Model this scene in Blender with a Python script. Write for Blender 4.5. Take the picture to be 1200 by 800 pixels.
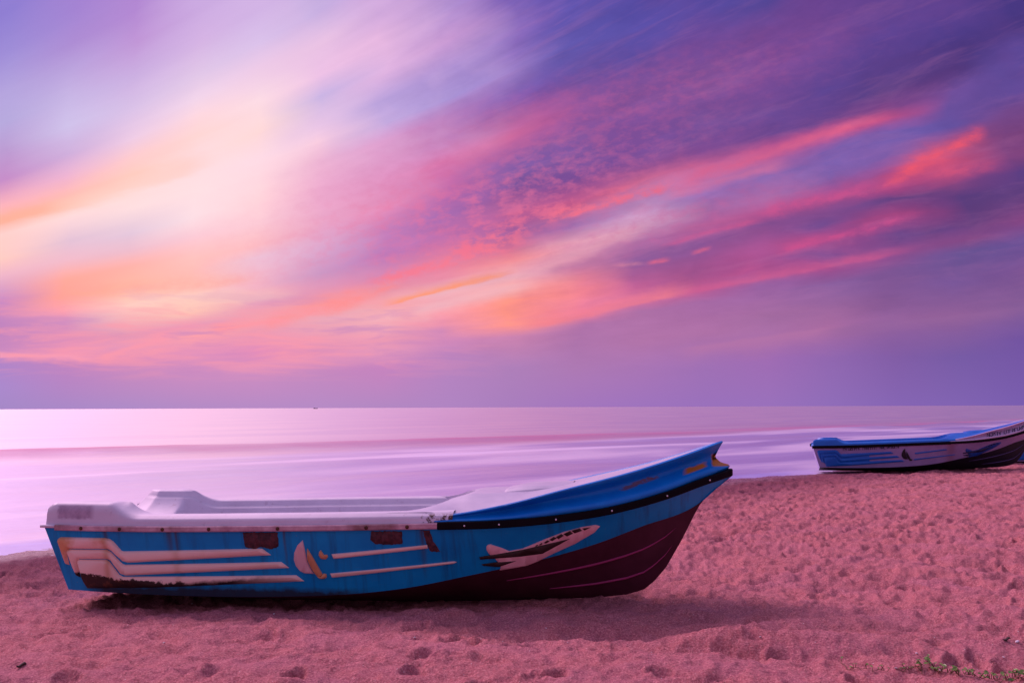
import bpy, bmesh, math, random
import numpy as np
from mathutils import Vector, Matrix
for o in list(bpy.data.objects): bpy.data.objects.remove(o, do_unlink=True)
sc = bpy.context.scene
COL = sc.collection
R = math.radians
rng = np.random.default_rng(7); random.seed(7)

# ------------------------------------------------------------------ camera
cam = bpy.data.cameras.new('camera'); co = bpy.data.objects.new('camera', cam); COL.objects.link(co)
cam.sensor_width = 36; cam.lens = 36; cam.clip_end = 30000; cam.clip_start = .05
CAM = Vector((0, 0, 1.65)); co.location = CAM
PITCH = math.atan(77/1200); ROLL = R(0.22)
co.rotation_euler = (Matrix.Rotation(math.pi/2 + PITCH, 3, 'X') @ Matrix.Rotation(-ROLL, 3, 'Z')).to_euler()
sc.camera = co
sc.view_settings.view_transform = 'Standard'; sc.view_settings.look = 'None'
sc.view_settings.exposure = 0.0; sc.view_settings.gamma = 1.0; sc.view_settings.use_curve_mapping = False
sc.cycles.use_denoising = True
sc.cycles.max_bounces = 6; sc.cycles.diffuse_bounces = 3; sc.cycles.glossy_bounces = 3

# ------------------------------------------------------------------ node helpers
def lin(c):
    c = np.array(c, float)/255
    return tuple(np.where(c <= .04045, c/12.92, ((c+.055)/1.055)**2.4))
class NT:
    def __init__(s, tree): s.t = tree; s.n = tree.nodes; s.l = tree.links
    def new(s, typ, **kw):
        n = s.n.new(typ)
        for k, v in kw.items(): setattr(n, k, v)
        return n
    def put(s, sock, v):
        if isinstance(v, E): v = v.s
        if isinstance(v, bpy.types.NodeSocket): s.l.new(v, sock)
        elif isinstance(v, (tuple, list)) and len(v) == 3 and sock.type == 'RGBA': sock.default_value = (*v, 1)
        else: sock.default_value = v
    def math(s, op, *a, clamp=False):
        n = s.new('ShaderNodeMath', operation=op, use_clamp=clamp)
        for i, v in enumerate(a): s.put(n.inputs[i], v)
        return E(s, n.outputs[0])
    def mapr(s, v, a, b, c=0., d=1., smooth=False):
        n = s.new('ShaderNodeMapRange'); n.clamp = True
        if smooth: n.interpolation_type = 'SMOOTHSTEP'
        for i, q in enumerate((v, a, b, c, d)): s.put(n.inputs[i], q)
        return E(s, n.outputs[0])
    def mix(s, f, a, b, blend='MIX'):
        n = s.new('ShaderNodeMix', data_type='RGBA', blend_type=blend)
        s.put(n.inputs[0], f); s.put(n.inputs[6], a); s.put(n.inputs[7], b)
        return E(s, n.outputs[2])
    def comb(s, x, y, z=0.):
        n = s.new('ShaderNodeCombineXYZ')
        for i, v in enumerate((x, y, z)): s.put(n.inputs[i], v)
        return E(s, n.outputs[0])
    def sep(s, v):
        n = s.new('ShaderNodeSeparateXYZ'); s.put(n.inputs[0], v)
        return [E(s, o) for o in n.outputs]
    def noise(s, vec, scale, detail=3, rough=.55, dist=0., col=False):
        n = s.new('ShaderNodeTexNoise')
        s.put(n.inputs['Vector'], vec); n.inputs['Scale'].default_value = scale
        n.inputs['Detail'].default_value = detail; n.inputs['Roughness'].default_value = rough
        n.inputs['Distortion'].default_value = dist
        return E(s, n.outputs[1 if col else 0])
    def ramp(s, f, stops):
        n = s.new('ShaderNodeValToRGB'); cr = n.color_ramp
        cr.elements[0].position = stops[0][0]; cr.elements[0].color = (*stops[0][1], 1)
        cr.elements[1].position = stops[-1][0]; cr.elements[1].color = (*stops[-1][1], 1)
        for p, c in stops[1:-1]:
            e = cr.elements.new(p); e.color = (*c, 1)
        s.put(n.inputs[0], f); return E(s, n.outputs[0])
class E:
    def __init__(s, nt, sock): s.nt = nt; s.s = sock
    def __add__(s, o): return s.nt.math('ADD', s, o)
    __radd__ = __add__
    def __sub__(s, o): return s.nt.math('SUBTRACT', s, o)
    def __rsub__(s, o): return s.nt.math('SUBTRACT', o, s)
    def __mul__(s, o): return s.nt.math('MULTIPLY', s, o)
    __rmul__ = __mul__
    def __truediv__(s, o): return s.nt.math('DIVIDE', s, o)
    def max(s, o): return s.nt.math('MAXIMUM', s, o)
    def min(s, o): return s.nt.math('MINIMUM', s, o)
    def exp(s): return s.nt.math('EXPONENT', s)

# ------------------------------------------------------------------ sun and sky (after-sunset glow behind thin cloud)
SUN_EL, SUN_AZ = R(41), R(-45)
sun = bpy.data.lights.new('sun', 'SUN'); so = bpy.data.objects.new('sun', sun); COL.objects.link(so)
sun.energy = 3.4; sun.angle = R(34); sun.color = (1, .60, .74)
sd = Vector((math.sin(SUN_AZ)*math.cos(SUN_EL), math.cos(SUN_AZ)*math.cos(SUN_EL), math.sin(SUN_EL)))
so.rotation_euler = sd.to_track_quat('Z', 'Y').to_euler()

ZENITH = (0.50, 0.40, 0.80); ZGAIN = .75          # sky straight overhead
REAR = (0.52, 0.40, 0.66); RGAIN = .60           # sky behind, over the land
SKY = {   # azimuth column : (height above the horizon counted down from 477, colour)
0: [(0,140,125,210),(50,155,140,215),(100,178,165,222),(135,180,170,222),(170,185,155,210),(205,195,140,200),(235,250,180,190),(255,255,184,166),(270,254,210,204),(300,255,205,195),(320,235,180,200),(350,195,135,195),(380,190,130,190),(410,200,135,190),(425,170,130,200),(450,165,135,205),(475,160,135,200)],
75: [(0,160,130,210),(40,170,140,212),(100,195,180,228),(140,205,195,235),(175,205,175,220),(200,235,180,210),(225,255,185,180),(238,255,207,194),(250,254,221,220),(280,225,195,215),(300,240,190,205),(325,255,170,155),(345,255,162,148),(362,250,160,175),(375,205,140,190),(395,215,140,185),(412,240,150,180),(422,190,130,190),(440,180,130,195),(475,165,135,200)],
150: [(0,175,135,210),(40,190,150,215),(80,200,175,225),(120,215,195,232),(155,235,205,230),(180,252,205,205),(200,255,207,194),(215,254,221,216),(240,252,225,225),(270,225,200,220),(290,235,190,205),(310,255,180,170),(335,255,186,164),(355,255,207,194),(375,240,180,185),(390,225,150,180),(405,225,150,185),(420,215,140,185),(440,190,135,192),(475,170,138,200)],
225: [(0,200,170,225),(40,210,180,228),(80,222,200,232),(110,240,215,235),(130,252,218,224),(155,252,216,212),(175,252,222,225),(220,254,226,228),(250,250,225,230),(275,250,205,215),(300,255,195,190),(320,255,190,180),(345,253,206,194),(365,252,195,180),(380,225,150,185),(392,250,160,170),(410,225,145,185),(435,200,138,192),(475,175,138,198)],
300: [(0,205,180,230),(40,215,195,235),(70,235,205,232),(110,250,222,230),(150,254,221,216),(180,252,222,230),(230,255,215,220),(260,250,205,215),(285,250,190,195),(300,235,195,215),(330,240,180,200),(355,230,160,185),(375,240,160,170),(392,230,150,180),(410,225,140,185),(435,200,138,192),(475,178,138,198)],
375: [(0,195,175,225),(40,230,195,228),(80,235,195,230),(105,195,180,228),(140,230,200,230),(160,250,210,225),(185,235,180,210),(220,235,170,205),(260,230,165,200),(290,215,165,205),(320,200,150,195),(340,225,150,180),(355,245,155,160),(370,230,170,185),(395,235,155,180),(415,215,140,185),(440,190,135,192),(475,178,138,198)],
450: [(0,200,165,220),(30,228,185,225),(80,220,180,225),(110,185,165,222),(140,190,170,225),(160,215,150,200),(200,220,140,190),(240,225,140,185),(270,195,125,185),(300,185,120,185),(330,220,140,175),(352,240,165,170),(375,240,175,185),(395,235,155,180),(412,225,150,185),(430,195,130,190),(475,175,135,195)],
525: [(0,165,135,205),(40,195,150,210),(75,170,145,212),(110,165,145,212),(130,175,120,185),(160,185,115,180),(185,215,115,170),(220,190,105,170),(250,165,105,175),(280,190,110,170),(300,225,125,160),(325,230,140,165),(340,235,180,190),(365,245,150,165),(385,215,140,180),(400,205,135,185),(420,178,128,190),(475,172,132,195)],
600: [(0,115,90,180),(40,130,100,185),(80,140,115,195),(110,130,85,170),(140,170,90,155),(160,200,95,150),(185,130,90,165),(215,120,80,155),(245,180,90,145),(270,150,90,155),(290,205,110,150),(305,240,145,150),(325,240,180,190),(350,255,150,130),(380,255,150,140),(395,200,130,175),(430,170,125,185),(475,165,125,190)],
675: [(0,90,80,170),(50,95,85,170),(90,105,80,160),(130,150,85,155),(170,125,85,160),(205,120,75,150),(230,190,85,135),(245,195,110,155),(262,160,110,175),(283,225,160,180),(310,200,125,165),(340,240,130,145),(365,230,125,160),(380,170,110,165),(430,170,120,180),(475,160,118,190)],
750: [(0,80,75,165),(60,90,75,160),(100,130,80,150),(140,130,80,155),(175,120,75,150),(195,150,80,142),(210,205,105,145),(228,180,130,185),(250,210,165,205),(265,215,160,195),(285,170,105,160),(310,140,90,155),(335,190,95,150),(350,210,110,155),(365,170,110,165),(400,175,115,170),(430,165,115,180),(475,155,115,190)],
825: [(0,80,72,160),(50,110,72,150),(100,130,80,150),(150,110,75,150),(175,130,75,148),(190,190,95,145),(205,195,125,178),(225,160,120,190),(245,165,105,165),(265,180,95,150),(290,130,80,145),(320,160,80,140),(340,185,90,148),(355,165,105,165),(390,170,110,165),(430,155,110,180),(475,150,112,188)],
900: [(0,72,68,150),(40,115,70,145),(80,125,75,150),(130,100,70,145),(160,95,65,140),(175,190,85,142),(188,195,108,165),(205,140,110,185),(225,180,115,175),(245,185,85,145),(265,130,75,140),(290,160,80,145),(320,180,80,142),(335,150,95,160),(370,160,105,160),(390,165,108,165),(420,155,105,178),(475,150,112,188)],
975: [(0,100,65,145),(50,110,70,145),(100,80,65,145),(140,90,62,135),(155,195,85,145),(175,120,95,175),(205,125,95,170),(225,180,80,142),(240,140,75,140),(265,110,70,140),(285,180,75,135),(300,130,75,145),(315,160,75,140),(335,130,90,155),(370,155,100,155),(385,165,105,160),(420,140,100,175),(475,140,108,185)],
1050: [(0,90,65,145),(50,75,60,140),(100,70,55,125),(122,130,65,128),(135,190,80,135),(150,110,90,170),(180,120,90,165),(200,180,75,130),(220,180,70,128),(235,90,60,125),(255,165,65,122),(275,95,62,130),(300,140,75,140),(320,125,85,150),(360,130,85,145),(375,145,95,155),(420,125,90,165),(475,130,100,180)],
1125: [(0,80,60,140),(40,65,55,135),(85,70,48,115),(105,105,75,150),(140,95,80,160),(165,170,80,125),(185,225,82,105),(200,200,75,112),(215,130,65,120),(230,80,55,120),(260,95,58,120),(285,130,70,130),(300,100,80,145),(330,115,82,150),(370,140,92,150),(420,115,88,165),(475,125,98,178)],
1200: [(0,50,48,125),(40,58,48,120),(60,80,68,148),(100,90,75,155),(120,110,70,135),(150,120,62,115),(180,130,65,120),(200,75,52,120),(225,85,55,115),(260,130,65,125),(285,95,75,145),(320,120,80,145),(360,130,90,150),(400,110,80,160),(475,118,92,175)],
}
KF = .0012
def wfan(x): return math.exp(min(KF*(x-600), 0)) + max(KF*(x-600), 0)
wd = bpy.data.worlds.new('World'); sc.world = wd; wd.use_nodes = True
wt = NT(wd.node_tree); wt.n.clear()
tc = wt.new('ShaderNodeTexCoord')
dx, dy, dz = wt.sep(tc.outputs['Generated'])
az = wt.math('ARCTAN2', dx, dy)
azc = az.max(-1.05).min(1.05)
X0 = wt.math('TANGENT', azc)*1200.+600.
V0 = (dz/dy.max(.3)*1200.).max(0.)
wX = ((X0-600.)*KF).min(0.).exp() + ((X0-600.)*KF).max(0.)
T0 = V0/wX
# slow bends of the cloud sheets
st = wt.comb(X0*.0016, T0*.008, 3.7)
n1 = wt.noise(st, 2.2, 4, .55); n2 = wt.noise(wt.comb(X0*.003, T0*.02, 9.1), 2.0, 5, .6)
amp = wt.mapr(T0, 20, 130)
wl = wt.mapr(X0, 300, 680, .30, 1., smooth=True)
T = T0 + ((n1-.5)*26. + (n2-.5)*12.)*amp*wl
n3 = wt.noise(wt.comb(X0*.004, T0*.012, 1.3), 1.6, 3, .5)
X = X0 + (n3-.5)*110.*amp*wl
xs = sorted(SKY)
base = None
for i, x in enumerate(xs):
    pts = sorted(((477-p[0])/wfan(x), lin(p[1:])) for p in SKY[x])
    tmax = pts[-1][0]
    r = wt.ramp(T/tmax, [(p[0]/tmax, p[1]) for p in pts])
    base = r if base is None else wt.mix(wt.mapr(X, xs[i-1], x), base, r)
# brushed streak texture lying along the sheets
f1 = wt.noise(wt.comb(X0*.0045, T*.022, 0.), 1.5, 5, .55, .2)
f2 = wt.noise(wt.comb(X0*.02, V0*.045, 5.), 1.2, 5, .6, .3)
f3 = wt.noise(wt.comb(X0*.010, T*.05, 11.), 1.6, 6, .62, .3)
tex = wt.mapr(f1, .25, .75, .92, 1.08)*wt.mapr(f2, .25, .75, .96, 1.04)*wt.mapr(f3, .3, .7, .95, 1.05)
tex = (tex-1.)*amp*wt.mapr(X0, 330, 680, .12, 1.15)+1.
base = wt.mix(1., base, wt.comb(tex*1.03, wt.math('POWER', tex, 1.2)*.97, tex*.985), 'MULTIPLY')
# sunlit cloud edges: soft-ended strokes from one bearing to another
Xw = X0+(n3-.5)*30.; Vw = V0+((n2-.5)*14.+(f2-.5)*7.)*amp
rip = wt.noise(wt.comb(X0*.030+V0*.01, V0*.055-X0*.012, 2.), 1.5, 5, .62, .15)
wob = wt.mapr(wt.noise(wt.comb(X0*.012, V0*.03, 7.), 1.4, 4, .6), .3, .7, .65, 1.5)
def streak(x0, y0, x1, y1, c, a, up, dn, tx=0., e0=.18, e1=.25):
    global base
    v0, v1 = 477-y0, 477-y1; L = math.hypot(x1-x0, v1-v0); ux, uv = (x1-x0)/L, (v1-v0)/L
    al = ((Xw-x0)*ux+(Vw-v0)*uv)/L
    d = (Vw-v0)*ux-(Xw-x0)*uv
    q = (d.max(0.)/(up*.8) + d.min(0.)/(-dn*.8))*wob
    m = (q*q*-1.).exp()*wt.mapr(al, 0, e0, smooth=True)*wt.mapr(al, 1-e1, 1, 1, 0, smooth=True)*a
    if tx: m = m*(wt.mapr(rip, .42, .60)*tx+(1.-tx))
    base = wt.mix(m, base, lin(c))
streak(440,360, 612,316, (255,150,105), .9, 7, 2.0, .15)
streak(470,368, 640,330, (240,185,195), .6, 8, 12)
streak(600,326, 770,262, (240,170,185), .55, 10, 8, .2)
streak(420,338, 640,270, (250,120,140), .8, 17, 12, .95)
streak(520,300, 700,236, (245,112,140), .75, 20, 9, .95)
streak(640,258, 810,214, (255,112,130), .9, 14, 5, .7)
streak(770,232, 940,186, (240,125,160), .55, 8, 9, .2)
streak(780,218, 1070,126, (242,102,136), .9, 13, 8, .25, .15, .25)
streak(880,252, 1075,208, (212,80,138), .75, 11, 8, .7)
streak(1020,226, 1172,150, (255,88,98), .95, 13, 10, .45, .4, .12)
streak(1080,204, 1200,192, (240,86,110), .75, 10, 8, .6, .35, .6)
streak(905,302, 1095,248, (212,78,138), .75, 7, 7, .5)
streak(770,288, 910,254, (215,85,140), .6, 6, 5, .3)
streak(600,388, 830,337, (250,125,135), .6, 14, 4, .2)
streak(780,350, 1090,288, (215,90,140), .65, 9, 4, .2)
streak(712,311, 764,307, (235,140,160), .4, 3, 2.5, .4, .4, .4); streak(756,308, 792,303, (245,105,130), .6, 4, 3, .4, .4, .4)
streak(810,297, 842,290, (245,105,130), .6, 4, 3, .4, .4, .4)
streak(780,412, 1010,382, (185,115,165), .5, 3, 16); streak(950,392, 1230,360, (150,98,155), .45, 4, 14)
streak(-30,412, 135,420, (250,155,180), .8, 6, 4); streak(110,422, 215,384, (250,150,172), .7, 7, 8)
streak(240,386, 350,374, (255,148,160), .7, 5, 4); streak(300,382, 440,338, (255,142,145), .75, 12, 10, .35)
streak(360,372, 480,326, (255,138,135), .6, 9, 7, .5)
streak(-80,272, 110,230, (255,174,148), .7, 14, 5, 0, .1, .4); streak(40,246, 260,180, (255,196,178), .45, 20, 9)
streak(60,345, 330,322, (255,166,148), .45, 11, 9, .3); streak(150,362, 360,340, (255,205,190), .45, 14, 8); streak(250,432, 450,405, (235,150,185), .4, 3, 12)
# fine ripple cloudlets
def ripples(cx, cy, rx, ry, c, a):
    global base
    u, v = X0-cx, V0-(477-cy); s = .28
    q1 = (u+v*s)/rx; q2 = (v-u*s)/ry
    m = ((q1*q1+q2*q2)*-1.).exp()*wt.mapr(rip, .44, .66)*a
    base = wt.mix(m, base, lin(c))
ripples(560, 235, 230, 46, (240,115,155), .5); ripples(700, 125, 260, 40, (190,92,150), .42)
ripples(790, 255, 160, 30, (205,100,155), .4)
w1 = wt.noise(wt.comb(X0*.006-V0*.002, T*.055, 31.), 1.5, 7, .66, .35)
w2 = wt.noise(wt.comb(X0*.005, T*.045, 47.), 1.5, 7, .66, .35)
zone = wt.mapr(X0, 420, 640)*wt.mapr(T0, 50, 110)
base = wt.mix(wt.mapr(w1, .50, .72, 0, .13)*zone, base, lin((214,130,180)))
base = wt.mix(wt.mapr(w2, .50, .72, 0, .13)*zone, base, lin((92,62,140)))
w3 = wt.noise(wt.comb(X0*.006, V0*.045, 61.), 1.4, 6, .6, .4)
lowl = wt.mapr(X0, 430, 600, 1, 0)*wt.mapr(V0, 30, 62)*wt.mapr(V0, 95, 150, 1, 0)
base = wt.mix(wt.mapr(w3, .48, .62, 0, .6)*lowl, base, lin((252,152,170)))
base = wt.mix(wt.mapr(w3, .46, .34, 0, .5)*lowl, base, lin((190,128,190)))
bl = wt.noise(wt.comb(X0*.006, V0*.009, 21.), 1.3, 5, .5, .3)
base = wt.mix(wt.mapr(bl, .35, .65, .05, .30)*wt.mapr(V0, 150, 260)*wt.mapr(X0, 660, 820), base, lin((118,68,142)))
base = wt.mix(wt.mapr(bl, .40, .65, 0, .35)*wt.mapr(V0, 240, 330)*wt.mapr(X0, 250, 380)*wt.mapr(X0, 520, 640, 1, 0), base, lin((228,185,226)))
# the rest of the dome: overhead and behind the camera
front = wt.mapr(az.max(az*-1.), .6, 1.25, 1, 0, smooth=True)
el = wt.math('ARCSINE', dz.max(-1.).min(1.))
low = wt.mapr(el, .40, .80, 1, 0, smooth=True)
rn = wt.noise(tc.outputs['Generated'], 2.2, 5, .55)
rear = wt.mix(wt.mapr(rn, .35, .65), tuple(c*RGAIN*.85 for c in REAR), tuple(c*RGAIN*1.1 for c in (.62,.42,.60)))
dome = wt.mix(wt.mapr(el, .25, 1.0, smooth=True), rear, tuple(c*ZGAIN for c in ZENITH))
skyc = wt.mix(front*low, dome, base)
bg = wt.new('ShaderNodeBackground'); wt.put(bg.inputs[0], skyc); bg.inputs[1].default_value = 1.0
ns = wt.new('ShaderNodeTexSky', sky_type='NISHITA'); ns.sun_disc = False
ns.sun_elevation = SUN_EL; ns.sun_rotation = SUN_AZ; ns.altitude = 5
bg2 = wt.new('ShaderNodeBackground'); wt.l.new(ns.outputs[0], bg2.inputs[0]); bg2.inputs[1].default_value = .002
ad = wt.new('ShaderNodeAddShader'); wt.l.new(bg.outputs[0], ad.inputs[0]); wt.l.new(bg2.outputs[0], ad.inputs[1])
ow = wt.new('ShaderNodeOutputWorld'); wt.l.new(ad.outputs[0], ow.inputs[0])
wd.cycles.sampling_method = 'MANUAL'; wd.cycles.sample_map_resolution = 512

# ------------------------------------------------------------------ materials
def mat(name, col=(.5,.5,.5), rough=.5, fn=None, spec=.5):
    m = bpy.data.materials.new(name); m.use_nodes = True
    nt = NT(m.node_tree); b = m.node_tree.nodes['Principled BSDF']
    b.inputs['Base Color'].default_value = (*col, 1); b.inputs['Roughness'].default_value = rough
    b.inputs['Specular IOR Level'].default_value = spec
    if fn: fn(nt, b)
    return m
def opos(nt): return nt.new('ShaderNodeTexCoord').outputs['Object']
def bump(nt, b, h, dist, strength=1.):
    n = nt.new('ShaderNodeBump'); n.inputs['Strength'].default_value = strength; n.inputs['Distance'].default_value = dist
    nt.put(n.inputs['Height'], h); nt.l.new(n.outputs[0], b.inputs['Normal'])

# ------------------------------------------------------------------ object helpers
def link(name, me, m, parent=None, smooth=True):
    o = bpy.data.objects.new(name, me); COL.objects.link(o)
    if m and not me.materials: me.materials.append(m)
    if parent: o.parent = parent
    if smooth:
        me.shade_smooth()
    return o
def pmesh(name, vs, fs):
    me = bpy.data.meshes.new(name); me.from_pydata([tuple(v) for v in vs], [], fs); me.update(); return me
def gridmesh(name, P, close_u=False, close_v=False, flip=False):
    nu, nv = P.shape[:2]; vs = P.reshape(-1, 3); fs = []
    for i in range(nu-(0 if close_u else 1)):
        for j in range(nv-(0 if close_v else 1)):
            a, b, c, d = i*nv+j, ((i+1) % nu)*nv+j, ((i+1) % nu)*nv+(j+1) % nv, i*nv+(j+1) % nv
            fs.append((a, d, c, b) if flip else (a, b, c, d))
    return pmesh(name, vs, fs)
def merge_close(me, d=1e-4):
    bm = bmesh.new(); bm.from_mesh(me); bmesh.ops.remove_doubles(bm, verts=bm.verts, dist=d)
    bmesh.ops.recalc_face_normals(bm, faces=bm.faces); bm.to_mesh(me); bm.free(); return me
def join(name, parts):
    vs, fs = [], []
    for me in parts:
        k = len(vs); vs += [v.co[:] for v in me.vertices]; fs += [tuple(i+k for i in p.vertices) for p in me.polygons]
    return pmesh(name, vs, fs)
def sharp(me, ang=35):
    me.set_sharp_from_angle(angle=R(ang))
def ball(name, c, r, squash=1., seg=8):
    bm = bmesh.new(); bmesh.ops.create_uvsphere(bm, u_segments=seg, v_segments=6, radius=r)
    for v in bm.verts: v.co = Vector((v.co.x, v.co.y*squash, v.co.z))+Vector(c)
    me = bpy.data.meshes.new(name); bm.to_mesh(me); bm.free(); return me

# ------------------------------------------------------------------ beach ground
SHN = np.array([-.724, .69]); SHP = np.array([-6.67, 13.3]); ZW = -.20
N = 2048; PER = 24.0; CELL = PER/N
def fnoise(lo, hi, beta, seed):
    g = np.random.default_rng(seed); k = np.fft.fftfreq(N, CELL)
    kx, ky = np.meshgrid(k, k); kk = np.hypot(kx, ky); kk[0, 0] = 1e9
    a = kk**(-beta/2)*np.exp(-(kk*lo)**2)*(1-np.exp(-(kk*hi)**2))
    f = np.fft.ifft2(np.fft.fft2(g.standard_normal((N, N)))*a).real
    return f/f.std()
def make_raster():
    H = .016*fnoise(.5, 2.5, 2.6, 1) - .027*np.abs(fnoise(.15, .8, 2.4, 2)) - .008*np.abs(fnoise(.06, .35, 2.2, 5)) + .0016*fnoise(.015, .12, 1.6, 3)
    g = np.random.default_rng(11)
    def stamp(cx, cy, a, la, lb, dep, rim, shp):
        n = int(max(la, lb)*1.9/CELL)+2
        ix = np.arange(-n, n+1); gx, gy = np.meshgrid(ix*CELL, ix*CELL)
        u = (gx*math.cos(a)+gy*math.sin(a))/la; v = (-gx*math.sin(a)+gy*math.cos(a))/lb
        r = np.sqrt(u*u+v*v)*(1+.18*np.sin(3*np.arctan2(v, u)+cx*9))
        pit = -dep*np.clip(1-r**shp, 0, 1)**.8
        ring = rim*np.exp(-((r-1.18)/.24)**2)*(1+.7*u)
        jx = (int(cx/CELL)+ix) % N; jy = (int(cy/CELL)+ix) % N
        H[np.ix_(jy, jx)] += pit+ring
    for _ in range(900):
        s = g.uniform(.8, 1.35)
        stamp(g.uniform(0, PER), g.uniform(0, PER), g.normal(.15, .6), .15*s, .065*s*g.uniform(.7, 1.3), g.uniform(.018, .06), g.uniform(.004, .018), g.uniform(2., 6))
    for _ in range(700):
        s = g.uniform(.4, .8)
        stamp(g.uniform(0, PER), g.uniform(0, PER), g.normal(.2, .6), .15*s, .07*s, g.uniform(.014, .036), g.uniform(.003, .012), 3)
    return H
RAST = make_raster()
def rsample(x, y):
    u = (x/CELL) % N; v = (y/CELL) % N
    i = np.floor(u).astype(int) % N; j = np.floor(v).astype(int) % N; fu = u-np.floor(u); fv = v-np.floor(v)
    i1, j1 = (i+1) % N, (j+1) % N
    return (RAST[j, i]*(1-fu)+RAST[j, i1]*fu)*(1-fv)+(RAST[j1, i]*(1-fu)+RAST[j1, i1]*fu)*fv
def shore_d(x, y):      # metres inland of the waterline
    d = -((x-SHP[0])*SHN[0]+(y-SHP[1])*SHN[1])
    s = x*SHN[1]-y*SHN[0]
    return d+.35*np.sin(s*.35+1.)+.18*np.sin(s*.9)+.08*np.sin(s*2.3+.7)
YAW = R(8); BO = Vector((-3.966, 9.792, 0))
AX = np.array([math.cos(YAW), -math.sin(YAW)]); LF = np.array([math.sin(YAW), math.cos(YAW)])
PRINTS = [(-2.07,6.63,.5),(-1.93,6.58,.8),(-2.77,6.46,.3),(-1.36,6.52,.9),(-.63,6.59,.6),(-.44,7.48,.4),(-.28,7.42,.7),(.15,6.42,.5),(.27,6.46,.3),(.92,6.46,1.),(2.9,6.82,.4),(3.17,6.68,.7),(1.78,6.99,.2),(-.2,6.21,.5),(2.1,6.35,.8)]
def ground(x, y, detail=True):
    d = shore_d(x, y)
    z = np.interp(d, [-60, -8, -2, 0, 2, 4.6, 8, 14, 40, 200, 3000], [-3, -1.1, -.33, ZW, -.105, -.05, 0, .03, .35, 2.5, 6])
    lx = (x-BO.x)*AX[0]+(y-BO.y)*AX[1]; ly = (x-BO.x)*LF[0]+(y-BO.y)*LF[1]
    # scooped sand around the boat, small mound beyond the bow
    inb = np.exp(-np.clip(np.maximum(np.abs(ly)-.55, 0), 0, 9)**2/.09)
    z = z-.03*inb*np.exp(-np.clip(np.maximum(np.abs(lx-2.2)-2.6, 0), 0, 9)**2/.3)
    g = lambda cx, cy, sx, sy, a, h: h*np.exp(-((((x-cx)*math.cos(a)+(y-cy)*math.sin(a))/sx)**2+((-(x-cx)*math.sin(a)+(y-cy)*math.cos(a))/sy)**2))
    z = z+g(1.5, 7.35, .48, .20, .3, .09)+g(2.25, 7.2, .60, .20, -.25, .075)+g(1.9, 7.75, .5, .12, .2, .06)-g(1.75, 7.5, .3, .07, .1, .06)-g(.7, 7.85, .75, .22, .1, .14)-g(1.85, 7.0, .5, .09, -.1, .05)-g(1.2, 7.1, .35, .1, 0, .04)-g(-.3, 7.95, .9, .2, .05, .04)+g(.2, 8.55, .7, .12, .1, .03)
    for px_, py_, a_ in PRINTS:
        u = ((x-px_)*math.cos(a_)+(y-py_)*math.sin(a_))/.085; v = (-(x-px_)*math.sin(a_)+(y-py_)*math.cos(a_))/.075
        r = np.sqrt(u*u+v*v)*(1+.15*np.sin(3*np.arctan2(v, u)+px_*7))
        z = z-.038*np.clip(1-r**3, 0, 1)**.8*(1+.35*u)+.014*np.exp(-((r-1.25)/.28)**2)*(1+.8*v)
    z = z+g(-2.5, 7.9, 1.4, .25, .05, .025)
    if detail:
        z = z+(g(1.7, 7.35, .75, .4, .1, 1.)+g(.6, 7.9, .8, .3, .1, .8))*(.3*rsample(x*1.2+5, y*1.2+9)+.1*rsample(x*2.2+2, y*2.2+4))
        act = np.clip((d-.1)/2.2, .12, 1)
        z = z+act*rsample(x+3*np.sin(y*.05), y)*(1+.25*np.sin(x*.21+y*.13))*np.interp(np.hypot(x, y), [5, 8, 14, 30], [.48, .72, 1.35, 1.6])
    return z
def make_sand():
    azs = np.concatenate([np.linspace(-180, -34, 60)[:-1], np.linspace(-34, 34, 1150), np.linspace(34, 180, 60)[1:-1]])
    r = [1.2]
    while r[-1] < 4.4: r.append(r[-1]+.08)
    while r[-1] < 62: r.append(r[-1]+min(max(r[-1]**2/1650*1.1, .02), .085))
    while r[-1] < 6000: r.append(r[-1]*1.12)
    r = np.array(r); A, RR = np.meshgrid(np.radians(azs), r, indexing='ij')
    x, y = RR*np.sin(A), RR*np.cos(A)
    z = ground(x, y); z = np.where(RR > 62, ground(x, y, False), z)
    nu, nv = x.shape
    vs = np.stack([x, y, z], -1).reshape(-1, 3)
    i = np.arange(nu)[:, None]; j = np.arange(nv-1)[None, :]
    a = i*nv+j; b = ((i+1) % nu)*nv+j
    q = np.stack([a, a+1, b+1, b], -1).reshape(-1, 4)
    me = bpy.data.meshes.new('beach_sand'); me.vertices.add(len(vs)+1); 
    me.vertices.foreach_set('co', np.concatenate([vs, [[0, 0, float(ground(np.array(0.), np.array(0.), False))]]]).ravel())
    tri = np.stack([np.arange(nu)*nv, ((np.arange(nu)+1) % nu)*nv, np.full(nu, len(vs))], -1)
    lt = np.concatenate([np.full(len(q), 4), np.full(nu, 3)]); ls = np.concatenate([[0], np.cumsum(lt)[:-1]])
    me.loops.add(int(lt.sum())); me.polygons.add(len(lt))
    me.loops.foreach_set('vertex_index', np.concatenate([q.ravel(), tri.ravel()]).astype(np.int32))
    me.polygons.foreach_set('loop_start', ls.astype(np.int32))
    me.update(calc_edges=True); return me
def shore_nodes(nt):
    x, y, z = nt.sep(nt.new('ShaderNodeNewGeometry').outputs['Position'])
    d = (x-float(SHP[0]))*float(-SHN[0])+(y-float(SHP[1]))*float(-SHN[1])
    s = x*float(SHN[1])-y*float(SHN[0])
    return x, y, z, d, s
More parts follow.
